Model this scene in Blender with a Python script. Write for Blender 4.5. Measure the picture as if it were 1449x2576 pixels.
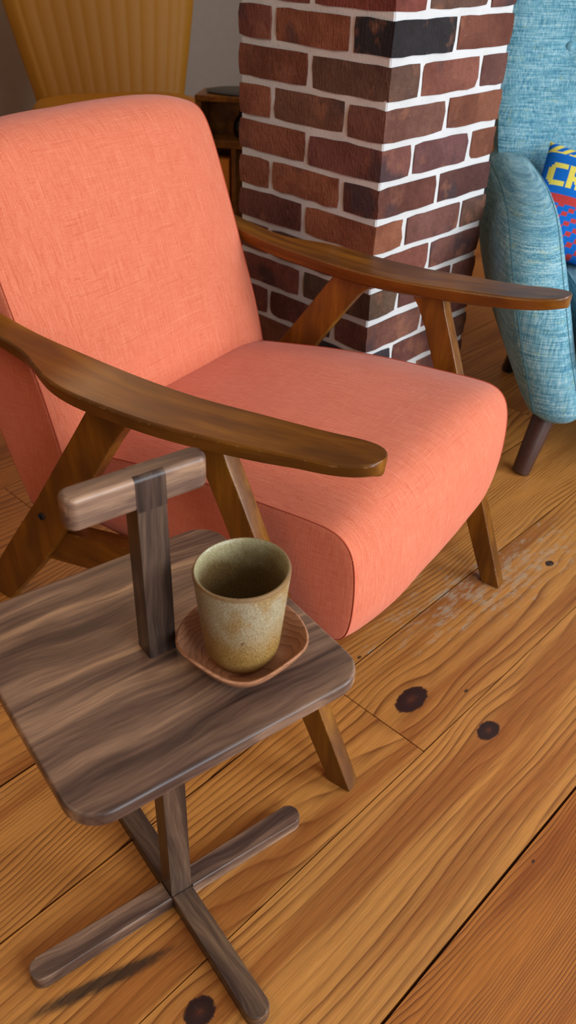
import bpy, bmesh, math, random
from mathutils import Vector, Matrix, noise as mnoise

for o in list(bpy.data.objects):
    bpy.data.objects.remove(o)
scene = bpy.context.scene
COL = scene.collection
random.seed(7)
PI = math.pi

# ------------------------------------------------------------------ camera
F_PX, IW, IH = 2110.9, 1449.0, 2576.0
CAM_H = 1.10
cam_d = bpy.data.cameras.new('camera')
cam = bpy.data.objects.new('camera', cam_d)
COL.objects.link(cam)
cam_d.sensor_fit = 'VERTICAL'
cam_d.sensor_height = 36.0
cam_d.lens = F_PX / IH * 36.0
cam_d.clip_start = 0.02
# camera axes (right, down, forward) in world space
dn = Vector((612.4 - 724.5, 4259.3 - 1288.0, F_PX)).normalized()      # world down seen by the camera
hx = 3169.7 - 724.5
hy = -(dn.x * hx + dn.z * F_PX) / dn.y
px = Vector((hx, hy, F_PX)).normalized()                               # floor board direction
pz = -dn
py = pz.cross(px)
right = Vector((px.x, py.x, pz.x))
down = Vector((px.y, py.y, pz.y))
fwd = Vector((px.z, py.z, pz.z))
M = Matrix((right, -down, -fwd)).transposed().to_4x4()
M.translation = Vector((0, 0, CAM_H))
cam.matrix_world = M
cam_d.dof.use_dof = True
cam_d.dof.focus_distance = 1.15
cam_d.dof.aperture_fstop = 7.0
scene.camera = cam

# ------------------------------------------------------------------ world, light, exposure
world = bpy.data.worlds.new('world')
scene.world = world
world.use_nodes = True
world.node_tree.nodes['Background'].inputs[0].default_value = (0.75, 0.86, 1.0, 1)
world.node_tree.nodes['Background'].inputs[1].default_value = 1.0

def area(name, loc, target, sx, sy, power, color):
    ld = bpy.data.lights.new(name, 'AREA')
    ld.shape = 'RECTANGLE'; ld.size = sx; ld.size_y = sy
    ld.energy = power; ld.color = color
    o = bpy.data.objects.new(name, ld)
    COL.objects.link(o)
    o.location = loc
    o.rotation_euler = (Vector(target) - Vector(loc)).to_track_quat('-Z', 'Y').to_euler()
    return o

# daylight through the two windows of the street side (behind the camera, to its right)
area('window_daylight', (2.75, -2.36, 1.45), (2.75, 0.0, 1.15), 1.7, 1.9, 128, (0.80, 0.90, 1.0))
area('window_daylight', (0.35, -2.36, 1.45), (0.35, 0.0, 1.15), 1.5, 1.9, 76, (0.82, 0.91, 1.0))
# warm ceiling lights of the room
area('ceiling_lamp', (-0.9, 1.6, 2.72), (-0.9, 1.6, 0), 0.9, 0.9, 15, (1.0, 0.68, 0.38))
area('ceiling_lamp', (2.3, 3.5, 2.72), (2.3, 3.5, 0), 0.6, 0.6, 10, (1.0, 0.70, 0.40))

vs = scene.view_settings
vs.view_transform = 'Standard'
vs.look = 'None'
vs.exposure = 0.0
vs.gamma = 1.0
vs.use_curve_mapping = False

# ------------------------------------------------------------------ object helpers
def finish(bm, name, mat, parent=None, sharp=35, smooth=True, wn=False):
    bmesh.ops.recalc_face_normals(bm, faces=bm.faces[:])
    a = math.radians(sharp)
    for f in bm.faces:
        f.smooth = smooth
    for e in bm.edges:
        if len(e.link_faces) == 2:
            e.smooth = e.calc_face_angle(0) < a
    me = bpy.data.meshes.new(name)
    bm.to_mesh(me); bm.free()
    me.materials.append(mat)
    o = bpy.data.objects.new(name, me)
    COL.objects.link(o)
    if parent is not None:
        o.parent = parent
    if wn:
        w_ = o.modifiers.new('weighted_normals', 'WEIGHTED_NORMAL')
        w_.keep_sharp = True; w_.weight = 100
    return o

def tag(o, label=None, cat=None, group=None, kind=None):
    if label: o['label'] = label
    if cat: o['category'] = cat
    if group: o['group'] = group
    if kind: o['kind'] = kind
    return o

def thing(name, loc, rz, label, cat, group=None):
    o = bpy.data.objects.new(name, None)
    o.empty_display_size = 0.1
    COL.objects.link(o)
    o.location = loc
    o.rotation_euler = (0, 0, rz)
    return tag(o, label, cat, group)

def box_bm(x0, x1, y0, y1, z0, z1, bev=0.0, seg=2):
    bm = bmesh.new()
    vs_ = [bm.verts.new((x, y, z)) for z in (z0, z1) for x, y in ((x0, y0), (x1, y0), (x1, y1), (x0, y1))]
    for q in ((3, 2, 1, 0), (4, 5, 6, 7), (0, 1, 5, 4), (1, 2, 6, 5), (2, 3, 7, 6), (3, 0, 4, 7)):
        bm.faces.new([vs_[i] for i in q])
    if bev:
        bmesh.ops.bevel(bm, geom=bm.edges[:], offset=bev, segments=seg, affect='EDGES', profile=0.5)
    return bm

def prism_bm(outline, z0, z1, bev=0.0, seg=2):
    """outline: xy points, extruded along z, rim edges bevelled"""
    bm = bmesh.new()
    n = len(outline)
    lo = [bm.verts.new((p[0], p[1], z0)) for p in outline]
    hi = [bm.verts.new((p[0], p[1], z1)) for p in outline]
    bm.faces.new(lo[::-1]); bm.faces.new(hi)
    for i in range(n):
        bm.faces.new((lo[i], lo[(i + 1) % n], hi[(i + 1) % n], hi[i]))
    if bev:
        rim = [e for e in bm.edges if abs(e.verts[0].co.z - e.verts[1].co.z) < 1e-6]
        bmesh.ops.bevel(bm, geom=rim, offset=bev, segments=seg, affect='EDGES', profile=0.5)
    return bm

def rrect(x0, x1, y0, y1, r, n=8):
    pts = []
    for cx, cy, a0 in ((x1 - r, y1 - r, 0), (x0 + r, y1 - r, 90), (x0 + r, y0 + r, 180), (x1 - r, y0 + r, 270)):
        for i in range(n + 1):
            a = math.radians(a0 + 90 * i / n)
            pts.append((cx + r * math.cos(a), cy + r * math.sin(a)))
    return pts

def rbox_bm(x0, x1, y0, y1, r, z0, z1, rb, n=8, nb=4):
    """rounded-rectangle slab with rounded rims"""
    rings = []
    prof = [(rb * (1 - math.sin(PI / 2 * i / nb)), z0 + rb * (1 - math.cos(PI / 2 * i / nb))) for i in range(nb + 1)]
    prof += [(rb * (1 - math.cos(PI / 2 * i / nb)), z1 - rb * (1 - math.sin(PI / 2 * i / nb))) for i in range(nb + 1)]
    for ins, z in prof:
        rings.append([(x, y, z) for x, y in rrect(x0 + ins, x1 - ins, y0 + ins, y1 - ins, max(r - ins, 0.0004), n)])
    return loft_bm(rings)

def loft_bm(rings, cap=True, closed=True):
    bm = bmesh.new()
    vr = [[bm.verts.new(p) for p in r] for r in rings]
    n = len(rings[0])
    for a, b in zip(vr, vr[1:]):
        for i in range(n if closed else n - 1):
            bm.faces.new((a[i], a[(i + 1) % n], b[(i + 1) % n], b[i]))
    if cap:
        bm.faces.new(vr[0][::-1]); bm.faces.new(vr[-1])
    return bm

def lathe_bm(profile, seg=64, warp=None):
    bm = bmesh.new()
    rings = []
    for r, z in profile:
        if r < 1e-6:
            rings.append([bm.verts.new((0, 0, z))])
        else:
            ring = []
            for i in range(seg):
                a = 2 * PI * i / seg
                rr, zz = (r, z) if warp is None else warp(r, z, a)
                ring.append(bm.verts.new((rr * math.cos(a), rr * math.sin(a), zz)))
            rings.append(ring)
    for a, b in zip(rings, rings[1:]):
        for i in range(seg):
            j = (i + 1) % seg
            if len(a) == 1 and len(b) == 1: continue
            if len(a) == 1: bm.faces.new((a[0], b[i], b[j]))
            elif len(b) == 1: bm.faces.new((a[i], a[j], b[0]))
            else: bm.faces.new((a[i], a[j], b[j], b[i]))
    return bm

def tube_bm(pts, r, seg=8, closed=False):
    pts = [Vector(p) for p in pts]
    n = len(pts)
    rings = []
    up = Vector((0, 0, 1))
    for i, p in enumerate(pts):
        if closed:
            t = pts[(i + 1) % n] - pts[i - 1]
        else:
            t = pts[min(i + 1, n - 1)] - pts[max(i - 1, 0)]
        t.normalize()
        a = t.cross(up if abs(t.z) < 0.95 else Vector((1, 0, 0))).normalized()
        if rings and a.dot(last) < 0: a = -a
        last = a
        b = t.cross(a)
        rr = r[i] if isinstance(r, (list, tuple)) else r
        rings.append([p + rr * (math.cos(2 * PI * k / seg) * a + math.sin(2 * PI * k / seg) * b) for k in range(seg)])
    if closed:
        rings.append(rings[0])
        return loft_bm(rings, cap=False)
    return loft_bm(rings)

def smooth_closed(pts, it=3):
    """Chaikin corner cutting of a closed 2D polygon"""
    for _ in range(it):
        q = []
        n = len(pts)
        for i in range(n):
            a, b = pts[i], pts[(i + 1) % n]
            q.append((a[0] * .75 + b[0] * .25, a[1] * .75 + b[1] * .25))
            q.append((a[0] * .25 + b[0] * .75, a[1] * .25 + b[1] * .75))
        pts = q
    return pts

def normals2d(pts):
    n = len(pts)
    area2 = sum(pts[i][0] * pts[(i + 1) % n][1] - pts[(i + 1) % n][0] * pts[i][1] for i in range(n))
    s = 1 if area2 > 0 else -1
    out = []
    for i in range(n):
        dx = pts[(i + 1) % n][0] - pts[i - 1][0]
        dy = pts[(i + 1) % n][1] - pts[i - 1][1]
        l = math.hypot(dx, dy) or 1
        out.append((s * dy / l, -s * dx / l))
    return out

def interp(x, xs, ys):
    if x <= xs[0]: return ys[0]
    for i in range(1, len(xs)):
        if x <= xs[i]:
            t = (x - xs[i - 1]) / (xs[i] - xs[i - 1])
            return ys[i - 1] + t * (ys[i] - ys[i - 1])
    return ys[-1]

def sinterp(x, xs, ys):
    """smooth (cubic Hermite) interpolation"""
    n = len(xs)
    if x <= xs[0]: return ys[0]
    if x >= xs[-1]: return ys[-1]
    m = []
    for i in range(n):
        a, b = max(i - 1, 0), min(i + 1, n - 1)
        m.append((ys[b] - ys[a]) / (xs[b] - xs[a]))
    for i in range(1, n):
        if x <= xs[i]:
            h = xs[i] - xs[i - 1]; t = (x - xs[i - 1]) / h
            return ((2 * t**3 - 3 * t**2 + 1) * ys[i - 1] + (t**3 - 2 * t**2 + t) * h * m[i - 1]
                    + (-2 * t**3 + 3 * t**2) * ys[i] + (t**3 - t**2) * h * m[i])

# ------------------------------------------------------------------ material helpers
class NT:
    def __init__(self, name):
        self.m = bpy.data.materials.new(name)
        self.m.use_nodes = True
        self.t = self.m.node_tree
        self.b = self.t.nodes['Principled BSDF']
    def new(self, typ, **kw):
        n = self.t.nodes.new(typ)
        for k, v in kw.items(): setattr(n, k, v)
        return n
    def put(self, sock, v):
        if v is None: return
        if hasattr(v, 'links'): self.t.links.new(v, sock)
        else:
            if sock.type == 'RGBA' and len(v) == 3: v = (*v, 1)
            sock.default_value = v
    def math(self, op, a, b=None, c=None, clamp=False):
        n = self.new('ShaderNodeMath', operation=op, use_clamp=clamp)
        self.put(n.inputs[0], a); self.put(n.inputs[1], b)
        if c is not None: self.put(n.inputs[2], c)
        return n.outputs[0]
    def mix(self, fac, a, b, blend='MIX'):
        n = self.new('ShaderNodeMix', data_type='RGBA', blend_type=blend)
        self.put(n.inputs[0], fac); self.put(n.inputs[6], a); self.put(n.inputs[7], b)
        return n.outputs[2]
    def obj(self): return self.new('ShaderNodeTexCoord').outputs['Object']
    def pos(self): return self.new('ShaderNodeNewGeometry').outputs['Position']
    def xyz(self, v):
        n = self.new('ShaderNodeSeparateXYZ'); self.put(n.inputs[0], v)
        return n.outputs[0], n.outputs[1], n.outputs[2]
    def comb(self, x, y, z):
        n = self.new('ShaderNodeCombineXYZ')
        for i, v in enumerate((x, y, z)): self.put(n.inputs[i], v)
        return n.outputs[0]
    def scale(self, v, s, off=None):
        n = self.new('ShaderNodeMapping')
        self.put(n.inputs['Vector'], v)
        n.inputs['Scale'].default_value = s
        if off: n.inputs['Location'].default_value = off
        return n.outputs[0]
    def addv(self, a, b):
        n = self.new('ShaderNodeVectorMath', operation='ADD')
        self.put(n.inputs[0], a); self.put(n.inputs[1], b)
        return n.outputs[0]
    def noise(self, v, s=1.0, d=2.0, r=0.5, dist=0.0):
        n = self.new('ShaderNodeTexNoise')
        self.put(n.inputs['Vector'], v)
        n.inputs['Scale'].default_value = s
        n.inputs['Detail'].default_value = d
        n.inputs['Roughness'].default_value = r
        n.inputs['Distortion'].default_value = dist
        return n.outputs['Fac']
    def ramp(self, fac, stops, interp='LINEAR'):
        n = self.new('ShaderNodeValToRGB')
        n.color_ramp.interpolation = interp
        e = n.color_ramp.elements
        while len(e) < len(stops): e.new(0.5)
        for el, (p, c) in zip(e, stops):
            el.position = p
            el.color = (c, c, c, 1) if isinstance(c, (int, float)) else (*c, 1)
        self.put(n.inputs[0], fac)
        return n.outputs[0]
    def sstep(self, v, lo, hi):
        n = self.new('ShaderNodeMapRange', interpolation_type='SMOOTHSTEP')
        self.put(n.inputs[0], v)
        n.inputs[1].default_value = lo; n.inputs[2].default_value = hi
        return n.outputs[0]
    def rnd(self): return self.new('ShaderNodeObjectInfo').outputs['Random']
    def attr(self, name):
        n = self.new('ShaderNodeAttribute', attribute_type='OBJECT', attribute_name=name)
        return n.outputs['Fac']
    def bump(self, h, strength=0.3, dist=0.001):
        n = self.new('ShaderNodeBump')
        n.inputs['Strength'].default_value = strength
        n.inputs['Distance'].default_value = dist
        self.put(n.inputs['Height'], h)
        self.t.links.new(n.outputs[0], self.b.inputs['Normal'])
    def set(self, color=None, rough=None, **kw):
        if color is not None: self.put(self.b.inputs['Base Color'], color)
        if rough is not None: self.put(self.b.inputs['Roughness'], rough)
        for k, v in kw.items(): self.put(self.b.inputs[k], v)
        return self.m

def srgb(r, g, b):
    def c(u):
        u /= 255.0
        return u / 12.92 if u <= .04045 else ((u + .055) / 1.055) ** 2.4
    return (c(r), c(g), c(b))

# ------------------------------------------------------------------ materials
def mat_pine():
    n = NT('pine_boards')
    x, y, z = n.xyz(n.pos())
    rn = n.rnd()
    xo = n.math('MULTIPLY_ADD', rn, 83.0, x)
    yo = n.math('MULTIPLY_ADD', rn, 41.0, y)
    # grain coordinate, pushed apart around the knots
    g = y
    knotmask = None
    for (kx, ky, sx, sy, rx, ry) in KNOTS:
        dx = n.math('SUBTRACT', x, kx); dy = n.math('SUBTRACT', y, ky)
        q = n.math('ADD', n.math('POWER', n.math('DIVIDE', dx, sx), 2.0), n.math('POWER', n.math('DIVIDE', dy, sy), 2.0))
        w = n.math('EXPONENT', n.math('MULTIPLY', q, -1.0))
        g = n.math('SUBTRACT', g, n.math('MULTIPLY', dy, n.math('MULTIPLY', w, 0.85)))
        wob = n.math('MULTIPLY', n.math('SUBTRACT', n.noise(n.pos(), 110, 4, 0.7), 0.5), 0.55)
        k = n.math('ADD', n.math('SQRT', n.math('ADD', n.math('POWER', n.math('DIVIDE', dx, rx), 2.0), n.math('POWER', n.math('DIVIDE', dy, ry), 2.0))), wob)
        knotmask = k if knotmask is None else n.math('MINIMUM', knotmask, k)
    p2 = n.comb(n.math('MULTIPLY', xo, 1.1), n.math('MULTIPLY', yo, 5.0), 0.0)
    big = n.math('SUBTRACT', n.noise(p2, 1.0, 1.5), 0.5)
    p3 = n.comb(n.math('MULTIPLY', xo, 7.0), n.math('MULTIPLY', yo, 22.0), 0.0)
    small = n.math('SUBTRACT', n.noise(p3, 1.0, 2.0), 0.5)
    G = n.math('ADD', g, n.math('ADD', n.math('MULTIPLY', big, 0.16), n.math('MULTIPLY', small, 0.010)))
    fr = n.math('FRACT', n.math('MULTIPLY', G, n.attr('grain')))
    late = n.ramp(fr, [(0.0, 0.04), (0.45, 0.16), (0.72, 0.52), (0.88, 1.0), (0.94, 0.35), (1.0, 0.04)])
    pf = n.comb(n.math('MULTIPLY', xo, 14.0), n.math('MULTIPLY', yo, 420.0), 0.0)
    fib = n.noise(pf, 1.0, 3.0, 0.65)
    pl = n.comb(n.math('MULTIPLY', xo, 1.1), n.math('MULTIPLY', yo, 13.0), 0.0)
    large = n.noise(pl, 1.0, 2.0)
    linemod = n.sstep(n.noise(n.comb(n.math('MULTIPLY', xo, 2.3), n.math('MULTIPLY', yo, 16.0), 3.0), 1.0, 2.0), 0.30, 0.62)
    late2 = n.math('MULTIPLY', late, n.math('MULTIPLY_ADD', linemod, 0.75, 0.25))
    c = n.mix(n.math('MULTIPLY', late2, 1.0), (0.560, 0.255, 0.060), (0.175, 0.055, 0.011))
    c = n.mix(n.math('MULTIPLY', n.sstep(large, 0.52, 0.66), 0.7), c, (0.285, 0.088, 0.016))
    c = n.mix(0.6, c, n.mix(fib, (0.08, 0.06, 0.04), (0.90, 0.86, 0.82)), 'OVERLAY')
    pm = n.comb(n.math('MULTIPLY', xo, 3.2), n.math('MULTIPLY', yo, 95.0), 2.0)
    c = n.mix(0.40, c, n.mix(n.noise(pm, 1.0, 4.0, 0.7), (0.12, 0.08, 0.05), (0.88, 0.86, 0.84)), 'OVERLAY')
    # board tone
    c = n.mix(n.attr('red'), c, n.mix(1.0, c, (0.74, 0.50, 0.24), 'MULTIPLY'))
    # knots
    ring = n.ramp(n.math('MULTIPLY', knotmask, 0.5), [(0.0, (0.11, 0.030, 0.010)), (0.10, (0.060, 0.018, 0.010)), (0.22, (0.032, 0.012, 0.009)), (0.40, (0.026, 0.010, 0.008)), (0.47, (0.045, 0.014, 0.008)), (0.54, (0.19, 0.07, 0.02))])
    kn = n.math('SUBTRACT', 1.0, n.sstep(knotmask, 0.93, 1.12))
    c = n.mix(kn, c, ring)
    # worn, greyed patch of varnish in front of the armchair
    wx = n.math('DIVIDE', n.math('SUBTRACT', x, 1.26), 0.42)
    wy = n.math('DIVIDE', n.math('SUBTRACT', n.math('MULTIPLY_ADD', x, 0.12, y), 0.745), 0.115)
    wg = n.math('EXPONENT', n.math('MULTIPLY', n.math('ADD', n.math('MULTIPLY', wx, wx), n.math('MULTIPLY', wy, wy)), -1.0))
    wn = n.noise(n.comb(n.math('MULTIPLY', x, 22.0), n.math('MULTIPLY', y, 60.0), 0.0), 1.0, 8.0, 0.78)
    wear = n.sstep(n.math('ADD', n.math('MULTIPLY', wg, 0.22), wn), 0.66, 0.80)
    wn2 = n.noise(n.comb(n.math('MULTIPLY', x, 30.0), n.math('MULTIPLY', y, 90.0), 5.0), 1.0, 5.0, 0.7)
    wear = n.math('MAXIMUM', wear, n.math('MULTIPLY', n.sstep(wn2, 0.70, 0.74), 0.5))
    c = n.mix(n.math('MULTIPLY', wear, 0.62), c, (0.42, 0.34, 0.23))
    # dark old stain beside the table foot
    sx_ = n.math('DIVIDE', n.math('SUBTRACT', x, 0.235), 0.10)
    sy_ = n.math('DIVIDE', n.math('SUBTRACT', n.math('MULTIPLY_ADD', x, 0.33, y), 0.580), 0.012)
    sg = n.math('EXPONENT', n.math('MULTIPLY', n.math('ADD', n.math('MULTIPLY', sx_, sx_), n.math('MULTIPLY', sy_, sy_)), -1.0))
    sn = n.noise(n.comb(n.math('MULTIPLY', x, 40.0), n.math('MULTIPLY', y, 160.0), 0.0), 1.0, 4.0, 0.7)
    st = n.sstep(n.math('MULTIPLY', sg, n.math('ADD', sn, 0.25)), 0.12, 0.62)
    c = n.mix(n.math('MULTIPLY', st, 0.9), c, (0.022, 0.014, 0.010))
    # small worm holes and specks
    vo = n.new('ShaderNodeTexVoronoi', feature='F1')
    n.put(vo.inputs['Vector'], n.comb(n.math('MULTIPLY', x, 0.55), y, 0.0))
    vo.inputs['Scale'].default_value = 26.0
    pick = n.sstep(n.xyz(vo.outputs['Color'])[0], 0.86, 0.87)
    dot = n.math('MULTIPLY', n.math('LESS_THAN', vo.outputs['Distance'], 0.075), pick)
    c = n.mix(n.math('MULTIPLY', dot, 0.85), c, (0.02, 0.012, 0.008))
    # fine scratches
    sc = n.noise(n.scale(n.pos(), (260.0, 9.0, 1.0)), 1.0, 2.0)
    scm = n.math('MULTIPLY', n.sstep(sc, 0.735, 0.76), 0.16)
    c = n.mix(scm, c, (0.55, 0.40, 0.24))
    rough = n.math('ADD', n.math('MULTIPLY', wear, 0.2), n.math('MULTIPLY_ADD', fib, 0.25, 0.30))
    n.bump(n.math('ADD', n.math('MULTIPLY', late2, -0.6), n.math('MULTIPLY', fib, 0.5)), 0.35, 0.0008)
    return n.set(c, rough, **{'Specular IOR Level': 0.4})

# knots: x, y, warp size x/y, knot radius x/y  (metres on the floor)
KNOTS = [(0.890, 0.514, 0.085, 0.060, 0.037, 0.021),
         (0.928, 0.382, 0.070, 0.050, 0.024, 0.016),
         (0.297, 0.390, 0.060, 0.040, 0.021, 0.017),
         (1.405, 0.539, 0.040, 0.025, 0.011, 0.008),
         (0.690, 1.165, 0.060, 0.040, 0.022, 0.016)]

def grain_axes(n, axis):
    """object coordinates re-ordered so that the first runs along the grain"""
    x, y, z = n.xyz(n.obj())
    if axis == 'x': return x, y, z
    if axis == 'y': return y, x, z
    return z, x, y

def mat_walnut(axis, name, dark=0.0):
    n = NT(name)
    a, b, c_ = grain_axes(n, axis)
    r = n.math('MULTIPLY', n.rnd(), 19.0)
    b = n.math('ADD', b, r)
    wv = n.noise(n.comb(n.math('MULTIPLY', a, 5.0), n.math('MULTIPLY', b, 14.0), n.math('MULTIPLY', c_, 14.0)), 1.0, 2.0)
    bb = n.math('MULTIPLY_ADD', n.math('SUBTRACT', wv, 0.5), 0.05, b)
    st = n.noise(n.comb(n.math('MULTIPLY', a, 1.4), n.math('MULTIPLY', bb, 26.0), n.math('MULTIPLY', c_, 26.0)), 1.0, 5.0, 0.66)
    fine = n.noise(n.comb(n.math('MULTIPLY', a, 28.0), n.math('MULTIPLY', bb, 620.0), n.math('MULTIPLY', c_, 620.0)), 1.0, 2.0, 0.6)
    k = 1.0 - dark
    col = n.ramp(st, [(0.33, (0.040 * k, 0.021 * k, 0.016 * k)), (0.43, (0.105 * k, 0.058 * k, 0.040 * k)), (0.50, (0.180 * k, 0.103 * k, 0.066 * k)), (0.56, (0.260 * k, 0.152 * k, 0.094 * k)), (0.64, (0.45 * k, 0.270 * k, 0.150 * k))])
    line = n.math('FRACT', n.math('MULTIPLY', bb, 46.0))
    ln = n.ramp(line, [(0.0, 0.0), (0.80, 0.0), (0.93, 1.0), (1.0, 0.0)])
    lm = n.sstep(n.noise(n.comb(n.math('MULTIPLY', a, 2.0), n.math('MULTIPLY', b, 10.0), 2.0), 1.0, 1.0), 0.45, 0.65)
    col = n.mix(n.math('MULTIPLY', n.math('MULTIPLY', ln, lm), 0.6), col, (0.05 * k, 0.028 * k, 0.021 * k))
    col = n.mix(0.6, col, n.mix(fine, (0.10, 0.09, 0.08), (0.90, 0.89, 0.88)), 'OVERLAY')
    n.bump(fine, 0.22, 0.0005)
    return n.set(col, n.math('MULTIPLY_ADD', fine, 0.15, 0.30), **{'Specular IOR Level': 0.5})

def mat_stained(axis, name):
    n = NT(name)
    a, b, c_ = grain_axes(n, axis)
    r = n.math('MULTIPLY', n.rnd(), 13.0)
    b = n.math('ADD', b, r)
    st = n.noise(n.comb(n.math('MULTIPLY', a, 3.0), n.math('MULTIPLY', b, 40.0), n.math('MULTIPLY', c_, 40.0)), 1.0, 3.0, 0.6)
    cl = n.noise(n.comb(n.math('MULTIPLY', a, 6.0), n.math('MULTIPLY', b, 14.0), n.math('MULTIPLY', c_, 14.0)), 1.0, 2.0)
    fine = n.noise(n.comb(n.math('MULTIPLY', a, 35.0), n.math('MULTIPLY', b, 520.0), n.math('MULTIPLY', c_, 520.0)), 1.0, 2.0)
    col = n.ramp(st, [(0.28, (0.090, 0.026, 0.002)), (0.5, (0.185, 0.062, 0.005)), (0.72, (0.285, 0.110, 0.009))])
    col = n.mix(n.sstep(cl, 0.42, 0.72), col, (0.100, 0.033, 0.005))
    col = n.mix(0.28, col, n.mix(fine, (0.2, 0.2, 0.2), (0.8, 0.8, 0.8)), 'OVERLAY')
    # worn edges
    geo = n.new('ShaderNodeNewGeometry')
    bv_ = n.new('ShaderNodeBevel', samples=4)
    bv_.inputs['Radius'].default_value = 0.004
    dt = n.new('ShaderNodeVectorMath', operation='DOT_PRODUCT')
    n.put(dt.inputs[0], bv_.outputs[0]); n.put(dt.inputs[1], geo.outputs['True Normal'])
    edge = n.sstep(dt.outputs['Value'], 0.985, 0.90)
    en = n.sstep(n.noise(n.obj(), 90, 4, 0.75), 0.55, 0.66)
    col = n.mix(n.math('MULTIPLY', n.math('MULTIPLY', edge, en), 0.75), col, (0.42, 0.25, 0.11))
    n.bump(fine, 0.10, 0.0004)
    return n.set(col, n.math('MULTIPLY_ADD', fine, 0.10, 0.27), **{'Specular IOR Level': 0.38, 'Coat Weight': 0.04, 'Coat Roughness': 0.15})

def mat_fabric(name, base, dark, light, ta=900.0, slub=22.0, contrast=0.5, rough=0.9, sheen=0.15):
    """woven cloth: threads along and across the object's x axis"""
    n = NT(name)
    o = n.obj()
    t1 = n.noise(n.scale(o, (slub, ta, ta)), 1.0, 2.0, 0.6)
    t2 = n.noise(n.scale(o, (ta, slub, slub)), 1.0, 2.0, 0.6)
    s1 = n.noise(n.scale(o, (5.0, ta * .28, ta * .28)), 1.0, 1.0)
    s2 = n.noise(n.scale(o, (ta * .28, 5.0, 5.0), (3, 1, 2)), 1.0, 1.0)
    t = n.math('MULTIPLY_ADD', t1, 0.38, n.math('MULTIPLY', t2, 0.62))
    ty = n.noise(n.scale(o, (slub, slub, ta)), 1.0, 2.0, 0.6)
    tz = n.noise(n.scale(o, (slub, ta, slub)), 1.0, 2.0, 0.6)
    nx_ = n.math('ABSOLUTE', n.xyz(n.new('ShaderNodeTexCoord').outputs['Normal'])[0])
    sidef = n.sstep(nx_, 0.45, 0.8)
    mixf = n.new('ShaderNodeMix', data_type='FLOAT')
    n.put(mixf.inputs[0], sidef); n.put(mixf.inputs[2], t); n.put(mixf.inputs[3], n.math('MULTIPLY', n.math('ADD', ty, tz), 0.5))
    t = mixf.outputs[0]
    flat = n.math('SUBTRACT', 1.0, sidef)
    s = n.math('MULTIPLY', flat, n.math('MAXIMUM', n.sstep(s1, 0.66, 0.76), n.sstep(s2, 0.66, 0.76)))
    col = n.ramp(t, [(0.5 - contrast * .5, dark), (0.5, base), (0.5 + contrast * .5, light)])
    col = n.mix(n.math('MULTIPLY', s, 0.35), col, light)
    col = n.mix(n.math('MULTIPLY', n.math('MULTIPLY', flat, n.math('MAXIMUM', n.sstep(s1, 0.34, 0.26), n.sstep(s2, 0.34, 0.26))), 0.35), col, dark)
    n.bump(t, 0.45, 0.0010)
    return n.set(col, rough, **{'Specular IOR Level': 0.2, 'Sheen Weight': sheen, 'Sheen Roughness': 0.5})

def mat_plain(name, col, rough=0.5, var=0.12, sc=20.0, **kw):
    n = NT(name)
    v = n.noise(n.obj(), sc, 4, 0.6)
    c = n.mix(v, tuple(u * (1 - var) for u in col), tuple(min(1, u * (1 + var)) for u in col))
    n.bump(v, 0.08, 0.001)
    return n.set(c, rough, **kw)

def mat_brick():
    n = NT('fired_brick')
    oi = n.new('ShaderNodeObjectInfo')
    x, y, z = n.xyz(n.pos())
    p = n.comb(n.math('MULTIPLY_ADD', oi.outputs['Random'], 31.0, x), y, z)
    big = n.noise(p, 9.0, 3, 0.6)
    mid = n.noise(p, 55.0, 4, 0.7)
    pits = n.noise(n.comb(n.math('MULTIPLY', n.math('ADD', x, y), 160.0), n.math('MULTIPLY', n.math('SUBTRACT', x, y), 160.0), n.math('MULTIPLY', z, 75.0)), 1.0, 3, 0.7)
    c = n.mix(n.sstep(big, 0.35, 0.7), oi.outputs['Color'], n.mix(1.0, oi.outputs['Color'], (0.66, 0.60, 0.60), 'MULTIPLY'))
    c = n.mix(0.45, c, n.mix(mid, (0.1, 0.1, 0.1), (0.85, 0.85, 0.85)), 'OVERLAY')
    c = n.mix(n.math('MULTIPLY', n.sstep(pits, 0.66, 0.72), 0.6), c, (0.035, 0.022, 0.018))
    fl = n.noise(n.addv(p, (4.0, 7.0, 1.0)), 7.5, 2, 0.5)
    c = n.mix(n.math('MULTIPLY', n.sstep(fl, 0.58, 0.70), 0.7), c, (0.045, 0.034, 0.038))
    c = n.mix(n.math('MULTIPLY', n.sstep(n.noise(n.addv(p, (1.0, 3.0, 8.0)), 16.0, 3, 0.6), 0.56, 0.70), 0.5), c, (0.30, 0.12, 0.065))
    eff = n.sstep(n.noise(p, 190.0, 2, 0.6), 0.74, 0.78)
    c = n.mix(n.math('MULTIPLY', eff, 0.45), c, (0.62, 0.58, 0.54))
    n.bump(n.math('ADD', n.math('MULTIPLY', mid, 0.9), pits), 0.9, 0.006)
    return n.set(c, 0.85, **{'Specular IOR Level': 0.25})

def mat_mortar():
    n = NT('lime_mortar')
    v = n.noise(n.pos(), 260, 3, 0.7)
    w = n.noise(n.pos(), 14, 3)
    c = n.mix(w, (0.52, 0.50, 0.47), (0.70, 0.69, 0.67))
    c = n.mix(n.sstep(v, 0.62, 0.72), c, (0.30, 0.28, 0.25))
    n.bump(v, 0.5, 0.002)
    return n.set(c, 0.95)

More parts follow.
